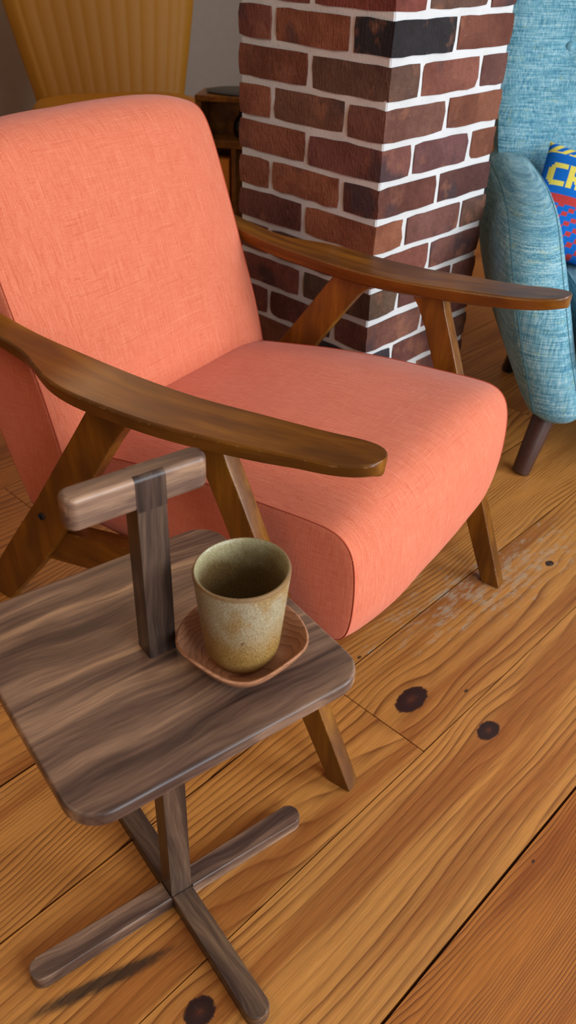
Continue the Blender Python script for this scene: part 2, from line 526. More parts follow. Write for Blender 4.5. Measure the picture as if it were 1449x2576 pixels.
def mat_glaze():
    n = NT('stoneware_glaze')
    o = n.obj()
    x, y, z = n.xyz(o)
    gr = n.noise(o, 620, 3, 0.75)
    bl = n.noise(n.scale(o, (26, 26, 16)), 1.0, 3, 0.6)
    low = n.math('SUBTRACT', 1.0, n.sstep(n.math('MULTIPLY_ADD', bl, 0.07, z), 0.062, 0.118))
    patch = n.sstep(bl, 0.46, 0.62)
    gr = n.sstep(n.noise(o, 700, 3, 0.8), 0.30, 0.70)
    c = n.mix(gr, (0.21, 0.155, 0.070), (0.50, 0.43, 0.285))
    ochre = n.mix(gr, (0.15, 0.070, 0.010), (0.43, 0.240, 0.052))
    c = n.mix(n.math('MULTIPLY', n.math('MAXIMUM', low, n.math('MULTIPLY', patch, 0.7)), 0.92), c, ochre)
    rim = n.sstep(z, 0.1095, 0.1135)
    c = n.mix(n.math('MULTIPLY', rim, 0.8), c, (0.21, 0.108, 0.036))
    # tea-brown inside
    rad = n.math('SQRT', n.math('ADD', n.math('MULTIPLY', x, x), n.math('MULTIPLY', y, y)))
    dark = n.noise(o, 48, 3, 0.6)
    spots = n.sstep(dark, 0.67, 0.70)
    c = n.mix(n.math('MULTIPLY', spots, 0.75), c, (0.07, 0.032, 0.010))
    n.bump(n.math('ADD', gr, n.noise(n.scale(o, (4, 4, 160)), 1.0, 1)), 0.25, 0.0006)
    return n.set(c, n.math('MULTIPLY_ADD', gr, 0.25, 0.25), **{'Specular IOR Level': 0.45})

def mat_glaze_inside():
    n = NT('stoneware_glaze_inside')
    o = n.obj()
    x, y, z = n.xyz(o)
    gr = n.noise(o, 620, 3, 0.75)
    bl = n.noise(n.scale(o, (24, 24, 30)), 1.0, 3, 0.6)
    gr = n.sstep(n.noise(o, 700, 3, 0.8), 0.30, 0.70)
    c = n.mix(gr, (0.24, 0.185, 0.075), (0.48, 0.42, 0.24))
    band = n.sstep(n.math('ADD', z, n.math('MULTIPLY', bl, 0.05)), 0.140, 0.108)
    c = n.mix(n.math('MULTIPLY', band, 0.85), c, n.mix(gr, (0.060, 0.026, 0.005), (0.19, 0.090, 0.020)))
    return n.set(c, 0.35, **{'Specular IOR Level': 0.45})

def mat_blue():
    n = NT('blue_tweed')
    o = n.obj()
    h = n.noise(n.scale(o, (16, 16, 420)), 1.0, 3, 0.6)
    v = n.noise(n.scale(o, (420, 420, 16)), 1.0, 3, 0.6)
    b1 = n.noise(n.scale(o, (5, 5, 95)), 1.0, 3, 0.65)
    b2 = n.noise(n.scale(o, (95, 95, 5)), 1.0, 3, 0.65)
    t = n.math('MULTIPLY', n.math('ADD', h, v), 0.5)
    col = n.ramp(t, [(0.33, (0.018, 0.090, 0.140)), (0.5, (0.130, 0.320, 0.390)), (0.64, (0.40, 0.55, 0.56))])
    s = n.math('MULTIPLY', n.math('ADD', b1, b2), 0.5)
    col = n.mix(n.math('MULTIPLY', n.sstep(s, 0.46, 0.36), 0.55), col, (0.015, 0.13, 0.25))
    col = n.mix(n.math('MULTIPLY', n.sstep(s, 0.55, 0.64), 0.4), col, (0.33, 0.42, 0.26))
    n.bump(t, 0.6, 0.0015)
    return n.set(col, 0.95, **{'Specular IOR Level': 0.15, 'Sheen Weight': 0.1})

def mat_wall():
    n = NT('wall_paint')
    v = n.noise(n.pos(), 30, 3)
    c = n.mix(v, (0.27, 0.215, 0.172), (0.31, 0.25, 0.20))
    n.bump(v, 0.1, 0.002)
    return n.set(c, 0.9)

def mat_knit():
    n = NT('knitted_wool')
    a = n.new('ShaderNodeVertexColor', layer_name='knit')
    o = n.obj()
    w = n.noise(n.scale(o, (520, 300, 300)), 1.0, 2)
    c = n.mix(0.35, a.outputs['Color'], n.mix(w, (0.15, 0.15, 0.15), (0.85, 0.85, 0.85)), 'OVERLAY')
    n.bump(w, 0.6, 0.002)
    return n.set(c, 0.95, **{'Specular IOR Level': 0.15})

M_PINE = mat_pine()
M_WAL = {a: mat_walnut(a, 'walnut_' + a) for a in 'xyz'}
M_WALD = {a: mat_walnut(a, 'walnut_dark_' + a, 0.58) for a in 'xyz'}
M_WALL_X = mat_walnut('x', 'walnut_light_x', -0.08)
M_STAIN = {a: mat_stained(a, 'stained_beech_' + a) for a in 'yz'}
M_CORAL = mat_fabric('coral_linen', (0.690, 0.172, 0.085), (0.500, 0.088, 0.036), (0.820, 0.295, 0.175), 1500.0, 36.0)
M_SEAM = mat_plain('coral_thread', (0.44, 0.075, 0.032), 0.9)
M_BRICK = mat_brick()
M_MORTAR = mat_mortar()
M_GLAZE = mat_glaze()
M_GLAZE_IN = mat_glaze_inside()
M_BLUE = mat_blue()
M_BLUESEAM = mat_plain('blue_seam', (0.06, 0.17, 0.21), 0.9)
M_WALL = mat_wall()
M_CEIL = mat_plain('ceiling_paint', (0.72, 0.69, 0.64), 0.9)
M_SUB = mat_plain('dark_subfloor', (0.022, 0.016, 0.012), 0.95)
M_MUSTARD = mat_plain('mustard_vinyl', (0.40, 0.165, 0.002), 0.6, 0.08, 60)
M_BROWNLEG = mat_plain('dark_brown_lacquer', (0.060, 0.024, 0.016), 0.38, 0.15, 30)
M_BLACK = mat_plain('black_glaze', (0.006, 0.006, 0.008), 0.12, 0.1, 8)
M_SHELF = mat_stained('y', 'shelf_teak')
M_KNIT = mat_knit()
M_GREY = mat_plain('dark_grey_felt', (0.075, 0.072, 0.068), 0.9)
M_ORANGE = mat_plain('orange_card', (0.60, 0.20, 0.012), 0.6)
M_STEEL = mat_plain('dark_steel', (0.05, 0.05, 0.055), 0.35, 0.1, 40, Metallic=0.8)
M_FRAME = mat_plain('white_window_paint', (0.75, 0.74, 0.71), 0.5)

# ------------------------------------------------------------------ room shell
RX0, RX1, RY0, RY1, RZ = -2.6, 5.4, -2.4, 4.25, 2.85
floor = tag(finish(box_bm(RX0, RX1, RY0, RY1, -0.06, -0.018), 'floor', M_SUB), 'old wide pine board floor with dark gaps between the boards', None, None, 'structure')
row_y = [-2.40, -2.17, -1.96, -1.75, -1.53, -1.31, -1.09, -0.87, -0.65, -0.43, -0.205, 0.012, 0.222, 0.432, 0.637, 0.852, 1.10, 1.346, 1.572, 1.79, 2.01, 2.23, 2.45, 2.67, 2.89, 3.12, 3.35, 3.58, 3.81, 4.03, 4.25]
row_joint = {0.432: [0.815, 3.1], 1.346: [0.731, 2.9], 0.222: [-1.4, 2.9], 0.637: [-0.9, 2.3], 0.012: [-0.6, 3.4], 0.852: [-1.3, 1.95], 1.10: [2.6]}
row_grain = {0.012: 260.0, 0.222: 58.0, 0.432: 66.0, 0.637: 135.0, 0.852: 75.0, 1.346: 60.0}
row_red = {0.012: 0.75, -0.205: 0.4, 0.222: 0.05, 0.432: 0.12, 0.637: 0.15, 0.852: 0.2}
gaps = {0.222: 0.0042, 0.637: 0.0036, 0.852: 0.005}
for i in range(len(row_y) - 1):
    y0, y1 = row_y[i], row_y[i + 1]
    js = row_joint.get(y0)
    if js is None:
        js = [random.uniform(-1.5, 0.4), random.uniform(1.2, 4.0)]
    xs = [RX0] + sorted(js) + [RX1]
    g0 = gaps.get(y0, 0.0018) / 2; g1 = gaps.get(y1, 0.0018) / 2
    for k in range(len(xs) - 1):
        bm = box_bm(xs[k] + 0.0010, xs[k + 1] - 0.0010, y0 + g0, y1 - g1, -0.018, 0.0)
        o = finish(bm, 'plank', M_PINE, floor, 20)
        o['grain'] = float(row_grain.get(y0, random.choice([55.0, 70.0, 110.0, 180.0])) * (1.0 if k == 0 else random.uniform(0.85, 1.1)))
        o['red'] = float(row_red.get(y0, random.uniform(0.35, 0.8) if y0 > 1.0 else random.uniform(0.0, 0.55)))

def wall(name, x0, x1, y0, y1, z0=0.0, z1=RZ):
    return tag(finish(box_bm(x0, x1, y0, y1, z0, z1), name, M_WALL), 'plain grey painted wall', None, None, 'structure')
T = 0.12
wall('wall_back', RX0 - T, RX1 + T, RY1, RY1 + T)
wall('wall_left', RX0 - T, RX0, RY0, RY1)
wall('wall_right', RX1, RX1 + T, RY0, RY1)
# street side wall with two window openings
wf = box_bm(RX0 - T, RX1 + T, RY0 - T, RY0, 0.0, 0.45)
def addbox(bm, *a):
    b2 = box_bm(*a); me = bpy.data.meshes.new('t'); b2.to_mesh(me); b2.free(); bm.from_mesh(me); bpy.data.meshes.remove(me)
addbox(wf, RX0 - T, RX1 + T, RY0 - T, RY0, 2.45, RZ)
for a, b in ((RX0 - T, -0.45), (1.15, 1.85), (3.65, RX1 + T)):
    addbox(wf, a, b, RY0 - T, RY0, 0.45, 2.45)
tag(finish(wf, 'wall_front', M_WALL), 'painted wall with two window openings', None, None, 'structure')
for i, (a, b) in enumerate(((-0.45, 1.15), (1.85, 3.65))):
    fr = bmesh.new()
    for q in ((a, b, 0.45, 0.51), (a, b, 2.39, 2.45), (a, a + 0.06, 0.51, 2.39), (b - 0.06, b, 0.51, 2.39)):
        addbox(fr, q[0], q[1], RY0 - 0.10, RY0 - 0.05, q[2], q[3])
    tag(finish(fr, 'window_%d' % (i + 1), M_FRAME), 'white window frame', None, None, 'structure')
tag(finish(box_bm(RX0 - T, RX1 + T, RY0 - T, RY1 + T, RZ, RZ + 0.1), 'ceiling', M_CEIL), 'plain off white ceiling', None, None, 'structure')

# ------------------------------------------------------------------ brick column
CX, CY, CWD = 1.348, 1.035, 0.397
CJ, CH, CZ0 = 0.0115, 0.071, 0.039
colm = thing('brick_column', (CX, CY, 0), 0, 'square red brick column with thick pale mortar behind the coral armchair', 'column')
INS = 0.0035
bm = box_bm(INS, CWD - INS, INS, CWD - INS, 0.0, RZ, 0.003, 1)
mortar = finish(bm, 'mortar', M_MORTAR, colm)
HD = 0.0925                       # header width
ST = (CWD - 2 * HD - 2 * CJ)      # middle stretcher
S2 = (CWD - CJ) / 2               # corner stretcher
def brick_mesh(L, D, Hh, seed):
    """a hand-struck brick: worn corners and wavering arrises"""
    nx, ny, nz = max(2, int(L / 0.028)), max(2, int(D / 0.03)), 3
    bm = bmesh.new()
    pts = {}
    def V(i, j, k):
        key = (i, j, k)
        if key not in pts:
            p = Vector((L * (i / nx - .5), D * (j / ny - .5), Hh * (k / nz - .5)))
            ex = (i in (0, nx)) + (j in (0, ny)) + (k in (0, nz))
            q = p * 42 + Vector((seed * 7.3, seed * 3.1, seed * 1.7))
            d = Vector((mnoise.noise(q), mnoise.noise(q + Vector((9, 0, 0))), mnoise.noise(q + Vector((0, 9, 0)))))
            p = p + d * (0.0022 if ex == 1 else 0.0024)
            if ex >= 2:
                c = Vector((1 if i == nx else -1 if i == 0 else 0, 1 if j == ny else -1 if j == 0 else 0, 1 if k == nz else -1 if k == 0 else 0))
                p -= c * (0.0004 + 0.0022 * max(0, mnoise.noise(q * 0.8 + Vector((3, 3, 3)))))
            if ex == 3:
                p -= Vector((math.copysign(1, p.x), math.copysign(1, p.y), math.copysign(1, p.z))) * 0.0012
            pts[key] = bm.verts.new(p)
        return pts[key]
    def grid(fn, na, nb):
        for a in range(na):
            for b in range(nb):
                bm.faces.new((fn(a, b), fn(a + 1, b), fn(a + 1, b + 1), fn(a, b + 1)))
    grid(lambda a, b: V(a, b, 0), nx, ny); grid(lambda a, b: V(a, b, nz), nx, ny)
    grid(lambda a, b: V(a, 0, b), nx, nz); grid(lambda a, b: V(a, ny, b), nx, nz)
    grid(lambda a, b: V(0, a, b), ny, nz); grid(lambda a, b: V(nx, a, b), ny, nz)
    bmesh.ops.recalc_face_normals(bm, faces=bm.faces[:])
    for f in bm.faces: f.smooth = True
    for e in bm.edges:
        if len(e.link_faces) == 2: e.smooth = e.calc_face_angle(0) < 0.9
    me = bpy.data.meshes.new('brick'); bm.to_mesh(me); bm.free()
    me.materials.append(M_BRICK)
    return me
BH = CH - CJ
br_s2 = [brick_mesh(S2, HD, BH, s) for s in range(8)]
br_st = [brick_mesh(ST, HD, BH, s + 20) for s in range(8)]
br_low = [brick_mesh(S2, HD, CZ0 - CJ / 2, s + 40) for s in range(2)]
br_low_st = [brick_mesh(ST, HD, CZ0 - CJ / 2, s + 50) for s in range(2)]
BR_COL = [(0.175, 0.060, 0.040), (0.150, 0.055, 0.042), (0.205, 0.068, 0.040), (0.165, 0.066, 0.050), (0.235, 0.082, 0.043), (0.130, 0.052, 0.042), (0.190, 0.062, 0.042), (0.150, 0.075, 0.050)]
CHAR = (0.030, 0.025, 0.026)
OLIVE = (0.135, 0.078, 0.048)
ORNG = (0.30, 0.105, 0.052)
# (course, slot) -> colour for the bricks that stand out in the photo
SPEC = {(12, 'f0'): CHAR, (12, 'lm'): ORNG, (12, 'lb'): (0.27, 0.085, 0.045), (11, 'rb'): CHAR, (11, 'fm'): (0.245, 0.085, 0.055),
        (10, 'lm'): (0.19, 0.085, 0.050), (10, 'f0'): (0.20, 0.085, 0.058), (9, 'fm'): (0.165, 0.068, 0.062), (8, 'lm'): ORNG, (7, 'l0'): ORNG,
        (7, 'fm'): (0.20, 0.082, 0.062), (5, 'l0'): OLIVE, (4, 'f0'): (0.20, 0.08, 0.055), (3, 'l0'): (0.05, 0.04, 0.045), (13, 'l0'): (0.22, 0.060, 0.040), (4, 'rf'): CHAR}
ncourse = int((RZ - CZ0) / CH) + 1
for n_ in range(-1, ncourse):
    if n_ < 0:
        zc, hh, ms, mt = (CZ0 - CJ / 2) / 2, CZ0 - CJ / 2, br_low, br_low_st
    else:
        zc = CZ0 + CH * n_ + CH / 2
        if zc + BH / 2 > RZ: break
        ms, mt = br_s2, br_st
    q = S2 / 2; h = HD / 2
    if n_ % 2 == 0:     # front and rear faces: two stretchers each
        slots = [('f0', ms, q, h, 0), ('f1', ms, CWD - q, h, 0), ('b0', ms, q, CWD - h, 0), ('b1', ms, CWD - q, CWD - h, 0),
                 ('lm', mt, h, CWD / 2, 1), ('rm', mt, CWD - h, CWD / 2, 1)]
    else:
        slots = [('l0', ms, h, q, 1), ('lb', ms, h, CWD - q, 1), ('r0', ms, CWD - h, q, 1), ('rb', ms, CWD - h, CWD - q, 1),
                 ('fm', mt, CWD / 2, h, 0), ('bm', mt, CWD / 2, CWD - h, 0)]
    for s, meshes, x, y, rot in slots:
        o = bpy.data.objects.new('brick', random.choice(meshes))
        COL.objects.link(o)
        o.parent = colm
        o.location = (x + random.uniform(-1, 1) * 0.0012, y + random.uniform(-1, 1) * 0.0012, zc + random.uniform(-1, 1) * 0.0015)
        o.rotation_euler = (0, random.uniform(-.006, .006), (PI / 2 if rot else 0) + random.choice((0, PI)))
        c = SPEC.get((n_, s))
        if c is None:
            c = random.choice(BR_COL)
            k = random.uniform(0.85, 1.30)
            c = tuple(u * k for u in c)
        o.color = (*c, 1)

# ------------------------------------------------------------------ coral armchair
CH_ANG = math.radians(9.9)
CH_O = Vector((0.668, 0.465, 0))
W = 0.622
wv = Vector((math.cos(CH_ANG), math.sin(CH_ANG), 0)); bv = Vector((math.sin(CH_ANG), -math.cos(CH_ANG), 0))
chair = thing('armchair', CH_O + wv * (W / 2) - bv * 0.4, CH_ANG, 'coral linen armchair with curved brown wooden arms, in front of the brick column', 'chair')
def CL(a, b, z, side=0):
    """chair coordinates: a across from the near side, b forward of the front feet, z up; side 1 mirrors"""
    if side: a = W - a
    return Vector((a - W / 2, -b - 0.4, z))
SPL = 0.045
TH = 0.028
def leg_bm(rows, side, th=TH):
    """rows: (z, b_back, b_front) from floor to arm; flat tapered board leaning outward"""
    rings = []
    for z, b0, b1 in rows:
        a0 = -SPL * z
        rings.append([CL(a0, b0, z, side), CL(a0, b1, z, side), CL(a0 + th, b1, z, side), CL(a0 + th, b0, z, side)])
    bm = loft_bm(rings)
    bmesh.ops.recalc_face_normals(bm, faces=bm.faces[:])
    edges = [e for e in bm.edges if len(e.link_faces) == 2 and e.calc_face_angle(0) > 0.7]
    bmesh.ops.bevel(bm, geom=edges, offset=0.0035, segments=2, affect='EDGES', profile=0.5)
    return bm
front_rows = [(0.0, -0.040, 0.000), (0.06, -0.067, -0.024), (0.13, -0.098, -0.052), (0.22, -0.135, -0.088), (0.32, -0.176, -0.128), (0.42, -0.218, -0.168), (0.49, -0.247, -0.196), (0.525, -0.266, -0.211), (0.558, -0.292, -0.222)]
rear_rows = [(0.0, -0.835, -0.768), (0.06, -0.800, -0.718), (0.12, -0.757, -0.668), (0.20, -0.698, -0.606), (0.30, -0.622, -0.538), (0.40, -0.551, -0.474), (0.48, -0.494, -0.420), (0.52, -0.466, -0.390), (0.556, -0.440, -0.345)]
for side in (0, 1):
    finish(leg_bm(front_rows, side), 'leg', M_STAIN['z'], chair, 30, wn=True)
    finish(leg_bm(rear_rows, side), 'leg', M_STAIN['z'], chair, 30, wn=True)
    # seat rail between the legs
    rings = []
    for t in range(7):
        b = -0.655 + (0.655 - 0.155) * t / 6
        zt = 0.232 + 0.235 * (b + 0.62)
        zb = zt - 0.066
        a0, a1 = 0.004, 0.034
        rings.append([CL(a0, b, zb, side), CL(a1, b, zb, side), CL(a1, b, zt, side), CL(a0, b, zt, side)])
    bm = loft_bm(rings)
    bmesh.ops.bevel(bm, geom=[e for e in bm.edges if len(e.link_faces) == 2 and e.calc_face_angle(0) > 0.7], offset=0.004, segments=2, affect='EDGES')
    finish(bm, 'side_rail', M_STAIN['y'], chair, 30, wn=True)
    # armrest
    SB = [-0.86 + 0.0125 * i_ for i_ in range(63)] + [-0.077, -0.069, -0.061, -0.053, -0.045, -0.037, -0.030, -0.023, -0.0175, -0.013, -0.009, -0.006, -0.004, -0.0026]
    zb_x = [-0.86, -0.7, -0.6, -0.5, -0.4, -0.3, -0.2, -0.1, -0.05, 0.01]; zb_y = [0.640, 0.606, 0.588, 0.580, 0.575, 0.576, 0.584, 0.594, 0.601, 0.611]
    ao_x = [-0.86, -0.66, -0.60, -0.575, -0.55, -0.525, -0.50, -0.47, -0.44, -0.40, -0.3, -0.2, -0.1]
    ao_y = [-0.022, -0.022, -0.024, -0.028, -0.037, -0.048, -0.057, -0.063, -0.065, -0.064, -0.060, -0.053, -0.042]
    ai_x = [-0.86, -0.6, -0.4, -0.2, -0.1]
    ai_y = [0.020, 0.027, 0.031, 0.033, 0.032]
    def arm_edges(b):
        if b < -0.085: return sinterp(b, ao_x, ao_y), sinterp(b, ai_x, ai_y)
        o0, i0 = sinterp(-0.085, ao_x, ao_y), sinterp(-0.085, ai_x, ai_y)
        mid = -0.008
        t = min(1.0, (b + 0.085) / (0.085 - 0.002))
        k = (1 - t ** 3.0) ** (1 / 2.2)
        return mid + (o0 - mid) * max(k, 0.03), mid + (i0 - mid) * max(k, 0.03)
    rings = []
    for b in SB:
        zt = sinterp(b, zb_x, zb_y)
        ao, ai = arm_edges(b)
        th = interp(b, [-0.86, -0.5, -0.15, 0.01], [0.026, 0.030, 0.027, 0.021])
        u = min(0.013, (ai - ao) * 0.3)
        r = min(0.0035, (ai - ao) * 0.25)
        prof = [(ao + u, zt - th), (ao + u * 0.55, zt - th * 0.85), (ao + u * .1, zt - th * 0.35), (ao, zt - r), (ao + r * .4, zt - r * .35), (ao + r, zt),
                (ai - r, zt), (ai - r * .4, zt - r * .35), (ai, zt - r), (ai - u * .1, zt - th * 0.35), (ai - u * 0.55, zt - th * 0.85), (ai - u, zt - th)]
        rings.append([CL(a, b, z, side) for a, z in prof])
    bm = loft_bm(rings)
    finish(bm, 'armrest', M_STAIN['y'], chair, 28, wn=True)
# screw hole plug on the near rear leg
bm = lathe_bm([(0, 0.0), (0.0065, 0.0), (0.0065, 0.003), (0.0045, 0.003), (0.004, -0.001), (0, -0.001)], 20)
pl = finish(bm, 'bolt', M_STEEL, chair)
pl.location = CL(-SPL * 0.27 - 0.0008, -0.612, 0.272); pl.rotation_euler = (0, -PI / 2, 0)

def cushion(name, prof, a0, a1, crown, mat, parent, conv, nst=40, bulge=0.012, pw=4, seam_r=0.0016, seam_mat=None, wob=0.0015, it=3):
    """closed profile swept across; the middle swells by 'crown', the ends carry a sewn seam and a bulging side panel"""
    P = smooth_closed(prof, it)
    Nn = normals2d(P)
    cx = sum(p[0] for p in P) / len(P); cy = sum(p[1] for p in P) / len(P)
    rings = []
    L = a1 - a0
    ts = [0.5 - 0.5 * math.cos(PI * i / nst) for i in range(nst + 1)]
    def ring(a, off, sc=1.0, w=0.0):
        out = []
        for p, nn in zip(P, Nn):
            q0 = cx + (p[0] - cx) * sc + nn[0] * off; q1 = cy + (p[1] - cy) * sc + nn[1] * off
            v = conv(a, q0, q1)
            if w:
                v = v + w * Vector((mnoise.noise(v * 14), mnoise.noise(v * 14 + Vector((5, 0, 0))), mnoise.noise(v * 14 + Vector((0, 5, 0)))))
            out.append(v)
        return out
    for sc in (0.03, 0.25, 0.5, 0.7, 0.85, 0.94, 0.985):
        rings.append(ring(a0 - bulge * math.sqrt(max(0, 1 - sc ** 3)), 0, sc))
    for t in ts:
        s = 2 * t - 1
        rings.append(ring(a0 + L * t, crown * (1 - abs(s) ** pw), 1.0, wob * (1 - abs(s) ** 8)))
    for sc in (0.985, 0.94, 0.85, 0.7, 0.5, 0.25, 0.03):
        rings.append(ring(a1 + bulge * math.sqrt(max(0, 1 - sc ** 3)), 0, sc))
    o = finish(loft_bm(rings), name, mat, parent, 60)
    for a in (a0, a1):
        finish(tube_bm(ring(a, 0.0004), seam_r, 6, True), 'seam', seam_mat or mat, o)
    return o
seat_prof = [(-0.070, 0.250), (-0.055, 0.268), (-0.049, 0.300), (-0.048, 0.350), (-0.052, 0.395), (-0.062, 0.422), (-0.082, 0.438), (-0.115, 0.441), (-0.20, 0.436), (-0.30, 0.431), (-0.42, 0.416), (-0.52, 0.398), (-0.60, 0.384), (-0.64, 0.370), (-0.64, 0.300), (-0.62, 0.262), (-0.45, 0.255), (-0.25, 0.252), (-0.11, 0.250)]
seat = cushion('seat_cushion', seat_prof, 0.043, 0.579, 0.022, M_CORAL, chair, lambda a, b, z: CL(a, b, z), 44, 0.006, 4, 0.0010, M_SEAM)
back_prof = [(-0.575, 0.245), (-0.580, 0.300), (-0.592, 0.380), (-0.614, 0.470), (-0.642, 0.550), (-0.672, 0.640), (-0.702, 0.725), (-0.725, 0.782), (-0.745, 0.806), (-0.775, 0.815), (-0.820, 0.808), (-0.852, 0.790), (-0.858, 0.765), (-0.845, 0.715), (-0.800, 0.570), (-0.755, 0.420), (-0.720, 0.320), (-0.693, 0.250), (-0.680, 0.236), (-0.60, 0.236)]
back = cushion('back_cushion', back_prof, 0.031, 0.591, 0.024, M_CORAL, chair, lambda a, b, z: CL(a, b, z), 44, 0.007, 4, 0.0010, M_SEAM)

# ------------------------------------------------------------------ walnut side table
TANG = math.radians(-10)
TP0 = Vector((0.360, 0.518, 0))
tu = Vector((math.cos(TANG), math.sin(TANG), 0)); tv = Vector((-math.sin(TANG), math.cos(TANG), 0))
TC = (0.0155, 0.0130)
table = thing('side_table', TP0 + tu * TC[0] + tv * TC[1], TANG, 'small square walnut side table with a carrying handle and cross foot', 'table')
ZT, TT = 0.470, 0.017
def tl(u0, u1): return u0 - TC[0], u1 - TC[0]
def tvv(v0, v1): return v0 - TC[1], v1 - TC[1]
finish(rbox_bm(*tl(-0.145, 0.177), *tvv(-0.142, 0.172), 0.036, ZT - TT, ZT, 0.0035, 10, 4), 'tabletop', M_WAL['x'], table, 40, wn=True)
PW, PD = 0.0155, 0.0130
bm = box_bm(-PW, PW, -PD, PD, 0.0, 0.656, 0.0012, 2)
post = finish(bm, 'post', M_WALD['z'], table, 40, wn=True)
# bridle joint: two cheeks of the post clasp the handle
for sg in (-1, 1):
    R_ = 0.0056
    prof = [(0.0085, 0.654), (0.0133, 0.654)] + [(0.0133 - R_ + R_ * math.cos(PI / 2 * q_ / 6), 0.6913 - R_ + R_ * math.sin(PI / 2 * q_ / 6)) for q_ in range(7)] + [(0.0076, 0.6913), (0.0076, 0.68), (0.0085, 0.67)]
    finish(loft_bm([[(x_, sg * y_, z_) for y_, z_ in prof] for x_ in (-PW, PW)]), 'post_cheek', M_WALD['z'], post, 40, wn=True)
hb = rbox_bm(*tl(-0.065, 0.078), -0.0130, 0.0130, 0.0110, 0.656, 0.691, 0.0055, 8, 5)
finish(hb, 'handle', M_WALL_X, table, 50, wn=True)
BT = 0.022
def bar_bm(L0, L1, w):
    return prism_bm(rrect(L0, L1, -w, w, w * 0.8, 8), 0.0, BT, 0.002, 2)
def half_bar(L, w):
    """one arm of the cross foot: square at the post, rounded at the tip (local +x)"""
    pts = [(0.0, -w), (L - w * .8, -w)]
    for i in range(1, 9):
        a = -PI / 2 + PI / 2 * i / 8
        pts.append((L - w * .8 + w * .8 * math.cos(a), -w * .2 + w * .8 * math.sin(a)))
    for i in range(0, 9):
        a = PI / 2 * i / 8
        pts.append((L - w * .8 + w * .8 * math.cos(a), w * .2 + w * .8 * math.sin(a)))
    pts.append((0.0, w))
    return prism_bm(pts, 0.0, BT, 0.002, 2)
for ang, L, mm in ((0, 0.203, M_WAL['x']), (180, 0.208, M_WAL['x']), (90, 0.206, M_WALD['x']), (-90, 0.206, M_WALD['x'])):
    w = 0.0155
    off = 0.0131 if ang in (90, -90) else 0.0157
    bm = half_bar(L - off, w)
    o = finish(bm, 'foot_bar', mm, table, 40, wn=True)
    a = math.radians(ang)
    o.location = (off * math.cos(a), off * math.sin(a), 0)
    o.rotation_euler = (0, 0, a)

# ------------------------------------------------------------------ saucer and cup
CUP = Vector((0.429, 0.453, 0))
def sau_warp(r, z, a):
    k = r / 0.066
    f = 1 + (0.026 * math.cos(4 * (a - math.radians(227))) + 0.03 * math.cos(a - math.radians(227)) + 0.03 * math.cos(2 * (a - math.radians(137)))) * k
    return r * f, z + 0.0035 * k * k * math.cos(4 * (a - math.radians(182)))
sprof = [(0, 0.0), (0.030, 0.0), (0.040, 0.002), (0.052, 0.009), (0.0605, 0.0190), (0.0640, 0.0255), (0.0648, 0.0280), (0.0630, 0.0292), (0.0605, 0.0275), (0.0555, 0.0190), (0.048, 0.0110), (0.040, 0.0066), (0.028, 0.0050), (0, 0.0046)]
n = NT('saucer_wood')
ox, oy, oz = n.xyz(n.obj())
ringn = n.math('MULTIPLY_ADD', n.noise(n.obj(), 18, 2), 0.03, n.math('ADD', n.math('MULTIPLY', oy, 0.4), n.math('MULTIPLY', oz, 1.2)))
fr = n.math('FRACT', n.math('MULTIPLY', ringn, 170.0))
sc_ = n.mix(n.ramp(fr, [(0.0, 0.0), (0.7, 0.4), (0.9, 1.0), (1.0, 0.1)]), (0.43, 0.190, 0.090), (0.25, 0.095, 0.042))
sc_ = n.mix(0.4, sc_, n.mix(n.noise(n.obj(), 400, 3), (0.2, 0.2, 0.2), (0.85, 0.85, 0.85)), 'OVERLAY')
M_SAUCER = n.set(sc_, 0.42)
so = finish(lathe_bm(sprof, 96, sau_warp), 'saucer', M_SAUCER, None, 60)
so.location = CUP + Vector((0.004, 0.004, ZT + 0.0002))
tag(so, 'reddish wooden saucer with a wavy rim under the stoneware cup', 'saucer')
cup = thing('cup', CUP + Vector((0, 0, ZT + 0.0056)), 0.4, 'handleless speckled green and ochre stoneware cup on the wooden saucer', 'cup')
def cup_warp(r, z, a):
    return r * (1 + 0.012 * math.cos(2 * a + 0.6) * z / 0.116 + 0.006 * math.cos(3 * a)), z + 0.0012 * math.cos(a + 1.0) * z / 0.116
cprof = [(0, 0.001), (0.024, 0.001), (0.026, 0.0), (0.0285, 0.0), (0.0295, 0.003), (0.0325, 0.006), (0.0362, 0.013), (0.0385, 0.022), (0.0405, 0.040), (0.0425, 0.060), (0.0445, 0.080), (0.0462, 0.098), (0.0475, 0.110), (0.0478, 0.1135), (0.0470, 0.1156), (0.0455, 0.1160)]
iprof = [(0.0455, 0.1160), (0.0442, 0.1146), (0.0436, 0.110), (0.0424, 0.098), (0.0405, 0.080), (0.0385, 0.060), (0.0365, 0.040), (0.0345, 0.022), (0.031, 0.013), (0.024, 0.008), (0.012, 0.006), (0, 0.0055)]
finish(lathe_bm(cprof, 72, cup_warp), 'outer_wall', M_GLAZE, cup, 50)
finish(lathe_bm(iprof, 72, cup_warp), 'inner_wall', M_GLAZE_IN, cup, 50)

# ------------------------------------------------------------------ blue wing chair
BTH = math.radians(40)
be = Vector((math.cos(BTH), math.sin(BTH), 0))          # towards the chair's back
bl = Vector((math.sin(BTH), -math.cos(BTH), 0))         # towards the viewer's right
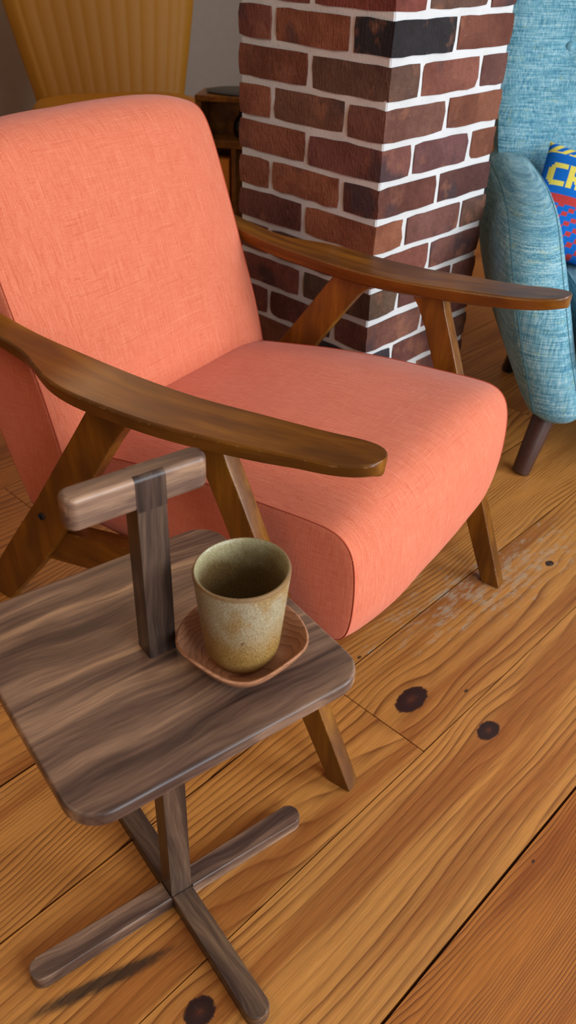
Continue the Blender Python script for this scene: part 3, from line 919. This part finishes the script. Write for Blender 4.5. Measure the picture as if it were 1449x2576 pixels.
# local x = across (viewer's right), local y = towards the back
blue = thing('wing_chair', (1.667, 0.775, 0), math.atan2(bl.y, bl.x), 'light blue tweed wing chair with dark brown legs, right of the brick column', 'chair')
BWID = 0.66
def flare(z): return -0.118 * sinterp(z, [0.15, 0.22, 0.35, 0.5, 0.6, 0.8, 1.1], [0.0, 0.22, 0.62, 0.95, 1.0, 0.95, 0.85])
def BL(side):
    def conv(a, e, z):
        x = a + flare(z)
        if side: x = BWID - x
        return Vector((x, e, z))
    return conv
arm_prof = [(0.00, 0.160), (-0.012, 0.22), (-0.018, 0.32), (-0.008, 0.42), (0.022, 0.490), (0.085, 0.548), (0.17, 0.582), (0.28, 0.600), (0.42, 0.606), (0.60, 0.608), (0.62, 0.58), (0.62, 0.40), (0.61, 0.20), (0.56, 0.160), (0.30, 0.155), (0.05, 0.155)]
for side in (0, 1):
    cushion('arm', arm_prof, 0.012, 0.118, 0.020, M_BLUE, blue, BL(side), 22, 0.028, 2.5, 0.0014, M_BLUESEAM, 0.002, 2)
# wing back
def backrest():
    nu, nz = 40, 40
    front, rear = [], []
    for j in range(nz + 1):
        z = 0.20 + 0.98 * j / nz
        wgt = sinterp(z, [0.2, 0.5, 0.66, 0.9, 1.18], [0.02, 0.06, 0.09, 0.11, 0.06])
        x0, x1 = -wgt, BWID + wgt
        rf, rr = [], []
        for i in range(nu + 1):
            s = 2 * i / nu - 1
            x = x0 + (x1 - x0) * i / nu
            lean = 0.52 + 0.20 * (z - 0.4)
            dish = -0.055 * abs(s) ** 3
            edge = 0.030 * abs(s) ** 14
            dimp = 0
            for (qx, qz) in BUTTONS:
                d2 = ((x - qx) ** 2 + (z - qz) ** 2) / 0.0009
                dimp += 0.016 * math.exp(-d2)
            rf.append(Vector((x, lean + dish + edge + dimp, z)))
            rr.append(Vector((x, lean + 0.13 + dish * .6 - 0.030 * abs(s) ** 14, z)))
        front.append(rf); rear.append(rr)
    rings = [rf + rr[::-1] for rf, rr in zip(front, rear)]
    return loft_bm(rings)
BUTTONS = [(bx, bz) for bz, xs in ((0.72, (0.12, 0.33, 0.54)), (0.86, (0.06, 0.225, 0.435, 0.60)), (1.0, (0.12, 0.33, 0.54))) for bx in xs]
bk = finish(backrest(), 'backrest', M_BLUE, blue, 60)
for bx, bz in BUTTONS:
    bm = lathe_bm([(0, 0.006), (0.008, 0.005), (0.012, 0.002), (0.0135, -0.002), (0.012, -0.004), (0, -0.004)], 20)
    s = (bx + 0.1) / (BWID + 0.2) * 2 - 1
    o = finish(bm, 'button', M_BLUE, bk)
    o.location = (bx, 0.52 + 0.20 * (bz - 0.4) - 0.055 * abs(s) ** 3 + 0.0135, bz)
    o.rotation_euler = (PI / 2, 0, 0)
# seat base and cushion
sb = [(0.020, 0.160), (0.010, 0.18), (0.006, 0.22), (0.012, 0.262), (0.03, 0.275), (0.30, 0.275), (0.55, 0.27), (0.57, 0.22), (0.55, 0.16), (0.30, 0.155), (0.06, 0.155)]
cushion('seat_base', sb, 0.115, BWID - 0.115, 0.006, M_BLUE, blue, lambda a, e, z: Vector((a, e, z)), 16, 0.004, 4, 0.002, M_BLUESEAM, 0.002, 2)
sc2 = [(-0.010, 0.285), (-0.030, 0.31), (-0.034, 0.345), (-0.026, 0.385), (0.0, 0.402), (0.10, 0.408), (0.30, 0.402), (0.50, 0.390), (0.53, 0.36), (0.52, 0.30), (0.45, 0.278), (0.20, 0.276), (0.03, 0.276)]
cushion('seat_cushion', sc2, 0.095, BWID - 0.095, 0.014, M_BLUE, blue, lambda a, e, z: Vector((a, e, z)), 20, 0.01, 4, 0.003, M_BLUE, 0.003, 2)
for x, y, dx, dy in ((0.052, 0.055, -0.047, -0.052), (BWID - 0.052, 0.055, 0.047, -0.052), (0.09, 0.54, -0.03, 0.05), (BWID - 0.09, 0.54, 0.03, 0.05)):
    bm = tube_bm([(x + dx, y + dy, 0.0), (x + dx * .97, y + dy * .97, 0.004), (x + dx * .5, y + dy * .5, 0.08), (x, y, 0.165)], [0.0200, 0.0220, 0.0255, 0.0290], 24)
    for v in bm.verts:
        if v.co.z < 0.0: v.co.z = 0.0
    finish(bm, 'leg', M_BROWNLEG if y < 0.3 else M_BLACK, blue, 50)

# ------------------------------------------------------------------ knitted pillow on the wing chair
def pillow():
    Wp, Hp, Tp = 0.36, 0.27, 0.11
    nu, nv = 150, 124
    Y = srgb(236, 216, 92); B = srgb(20, 104, 190); Rr = srgb(196, 62, 58)
    # letters drawn stitch by stitch
    GL = {'C': ["..#######", ".########", "###......", "###......", "###......", "###......", "###......", ".########", "..#######"],
          'R': ["########.", "#########", "###...###", "###...###", "########.", "#######..", "###.###..", "###..###.", "###..####"]}
    def colour(i, j):
        # i from the left, j from the bottom
        jj = nv - 1 - j
        if jj < 14:
            return Y if ((i + jj) // 6) % 2 == 0 or jj > 11 and (i // 5) % 3 else B
        if 26 <= jj < 26 + 27:
            r = (jj - 26) // 3
            for ch, x0 in (('C', 4), ('R', 24)):
                c = (i - x0) // 2
                if 0 <= c < 9 and GL[ch][r][c] == '#': return Y
        if 62 <= jj < 72: return Rr
        if jj >= 72 and ((i // 6) + (jj // 5)) % 3 == 0: return Rr
        return B
    bm = bmesh.new()
    lay = bm.loops.layers.float_color.new('knit')
    def shape(u, v, s):
        x = (u - .5) * 2; y = (v - .5) * 2
        th = Tp / 2 * ((1 - abs(x) ** 3.2) ** 0.5) * ((1 - abs(y) ** 3.2) ** 0.5)
        px_ = x * Wp / 2 * (1 - 0.05 * (1 - y * y)) ; py_ = y * Hp / 2 * (1 - 0.05 * (1 - x * x))
        return Vector((px_, py_, s * th + 0.002 * mnoise.noise(Vector((x * 3, y * 3, s)))))
    for s in (1, -1):
        g = [[bm.verts.new(shape(i / nu, j / nv, s)) for i in range(nu + 1)] for j in range(nv + 1)]
        for j in range(nv):
            for i in range(nu):
                q = (g[j][i], g[j][i + 1], g[j + 1][i + 1], g[j + 1][i])
                f = bm.faces.new(q if s > 0 else q[::-1])
                c = colour(i, j) if s > 0 else B
                for lp in f.loops: lp[lay] = (*c, 1)
    bmesh.ops.remove_doubles(bm, verts=bm.verts[:], dist=0.0006)
    return bm
pil = finish(pillow(), 'pillow', M_KNIT, None, 60)
tag(pil, 'knitted blue pillow with yellow letters and a red band, on the blue wing chair', 'pillow')
PIL_C = Vector((1.667, 0.775, 0)) + be * 0.400 + bl * 0.166 + Vector((0, 0, 0.512))
zax = (-be * 0.80 + Vector((0, 0, 0.56)) + bl * 0.05).normalized()
xax = (bl - Vector((0, 0, 0.36))).normalized()
xax = (xax - zax * xax.dot(zax)).normalized()
yax = zax.cross(xax)
Mp = Matrix((xax, yax, zax)).transposed().to_4x4(); Mp.translation = PIL_C
pil.matrix_world = Mp

# ------------------------------------------------------------------ mustard slipper chair
mA = Vector((2.053, 3.428, 0)); mB = Vector((2.645, 3.130, 0))
mx = (mB - mA).normalized()
must = thing('slipper_chair', (mA + mB) / 2, math.atan2(mx.y, mx.x), 'mustard yellow armless chair with a channel-stitched back, by the grey wall', 'chair')
sp = []
for i in range(64):
    a = 2 * PI * i / 64
    c, s = math.cos(a), math.sin(a)
    sp.append((math.copysign(abs(c) ** 0.55, c), math.copysign(abs(s) ** 0.55, s)))
rings = []
for z, k in ((0.30, 0.90), (0.31, 0.95), (0.34, 0.985), (0.40, 1.0), (0.435, 0.98), (0.452, 0.93), (0.462, 0.80), (0.466, 0.5), (0.467, 0.05)):
    rings.append([Vector((x * 0.36 * k, -0.24 + y * 0.29 * k, z - (0.012 if y < -0.6 else 0))) for x, y in sp])
finish(loft_bm(rings), 'seat', M_MUSTARD, must, 60)
def mustard_back():
    nu, nz = 120, 22
    rows = []
    for j in range(nz + 1):
        z = 0.40 + 0.62 * j / nz
        hw = sinterp(z, [0.40, 0.46, 0.65, 0.85, 1.02], [0.315, 0.325, 0.368, 0.405, 0.40])
        lean = 0.0 + 0.26 * (z - 0.44)
        f, r = [], []
        for i in range(nu + 1):
            s = 2 * i / nu - 1
            ch = 0.006 * abs(math.sin(PI * (s * 0.5 + 0.5) * 13)) ** 0.6
            f.append(Vector((s * hw, lean - ch * min(1, (1 - abs(s)) * 8) + 0.04 * abs(s) ** 10, z)))
            r.append(Vector((s * hw, lean + 0.09 - 0.035 * abs(s) ** 10, z)))
        rows.append(f + r[::-1])
    return loft_bm(rows)
finish(mustard_back(), 'backrest', M_MUSTARD, must, 70)
for sx in (-1, 1):
    for yy in (-0.44, 0.0):
        finish(tube_bm([(sx * 0.29, yy, 0.0), (sx * 0.26, yy + (0.03 if yy < -.2 else -.03), 0.31)], [0.012, 0.02], 16), 'leg', M_BROWNLEG, must)

# ------------------------------------------------------------------ low wooden shelf, what stands in and on it
SANG = math.radians(-54.7)
sx_v = Vector((math.cos(SANG), math.sin(SANG), 0)); sy_v = Vector((-math.sin(SANG), math.cos(SANG), 0))
S0 = Vector((2.035, 2.380, 0))
def SW(x, y, z): return S0 + sx_v * x + sy_v * y + Vector((0, 0, z))
shelf = thing('shelf_unit', SW(0.31, 0.08, 0), SANG, 'low open wooden shelf unit behind the coral armchair, beside the brick column', 'shelf')
def sbox(name, x0, x1, y0, y1, z0, z1):
    return finish(box_bm(x0 - 0.31, x1 - 0.31, y0 - 0.08, y1 - 0.08, z0, z1, 0.002, 1), name, M_SHELF, shelf, 30)
sbox('top_board', 0.0, 0.62, 0.0, 0.15, 0.581, 0.600)
sbox('shelf_board', 0.02, 0.60, 0.004, 0.130, 0.435, 0.461)
sbox('shelf_board', 0.02, 0.60, 0.004, 0.130, 0.10, 0.125)
sbox('side_panel', 0.0, 0.02, 0.004, 0.142, 0.0, 0.581)
sbox('side_panel', 0.60, 0.62, 0.004, 0.142, 0.0, 0.581)
sbox('back_panel', 0.02, 0.60, 0.130, 0.142, 0.05, 0.581)
sbox('divider', 0.122, 0.137, 0.010, 0.130, 0.125, 0.435)
va = finish(lathe_bm([(0, 0.0), (0.024, 0.0), (0.030, 0.010), (0.033, 0.028), (0.030, 0.048), (0.021, 0.063), (0.013, 0.072), (0.011, 0.079), (0.014, 0.083), (0.010, 0.083), (0.008, 0.075), (0.010, 0.066), (0, 0.05)], 40), 'vase', M_BLACK, None, 50)
va.location = SW(0.150, 0.075, 0.4612)
tag(va, 'glossy black vase on the wooden shelf, next to the brick column', 'vase')
ob = finish(box_bm(-0.030, 0.030, -0.05, 0.05, 0.0, 0.27, 0.003, 1), 'box', M_ORANGE, None, 30)
ob.location = SW(0.083, 0.072, 0.1252); ob.rotation_euler = (0, 0, SANG)
tag(ob, 'bright orange box on the lowest board of the wooden shelf', 'box')
gp = finish(lathe_bm([(0, 0.0), (0.150, 0.0), (0.162, 0.006), (0.158, 0.013), (0.12, 0.021), (0.06, 0.025), (0, 0.026)], 48), 'seat_pad', M_GREY, None, 50)
gp.location = SW(0.185, 0.074, 0.6002); gp.scale = (1, 0.43, 0.75); gp.rotation_euler = (0, 0, SANG)
tag(gp, 'oval dark grey padded cushion lying on top of the wooden shelf', 'cushion')
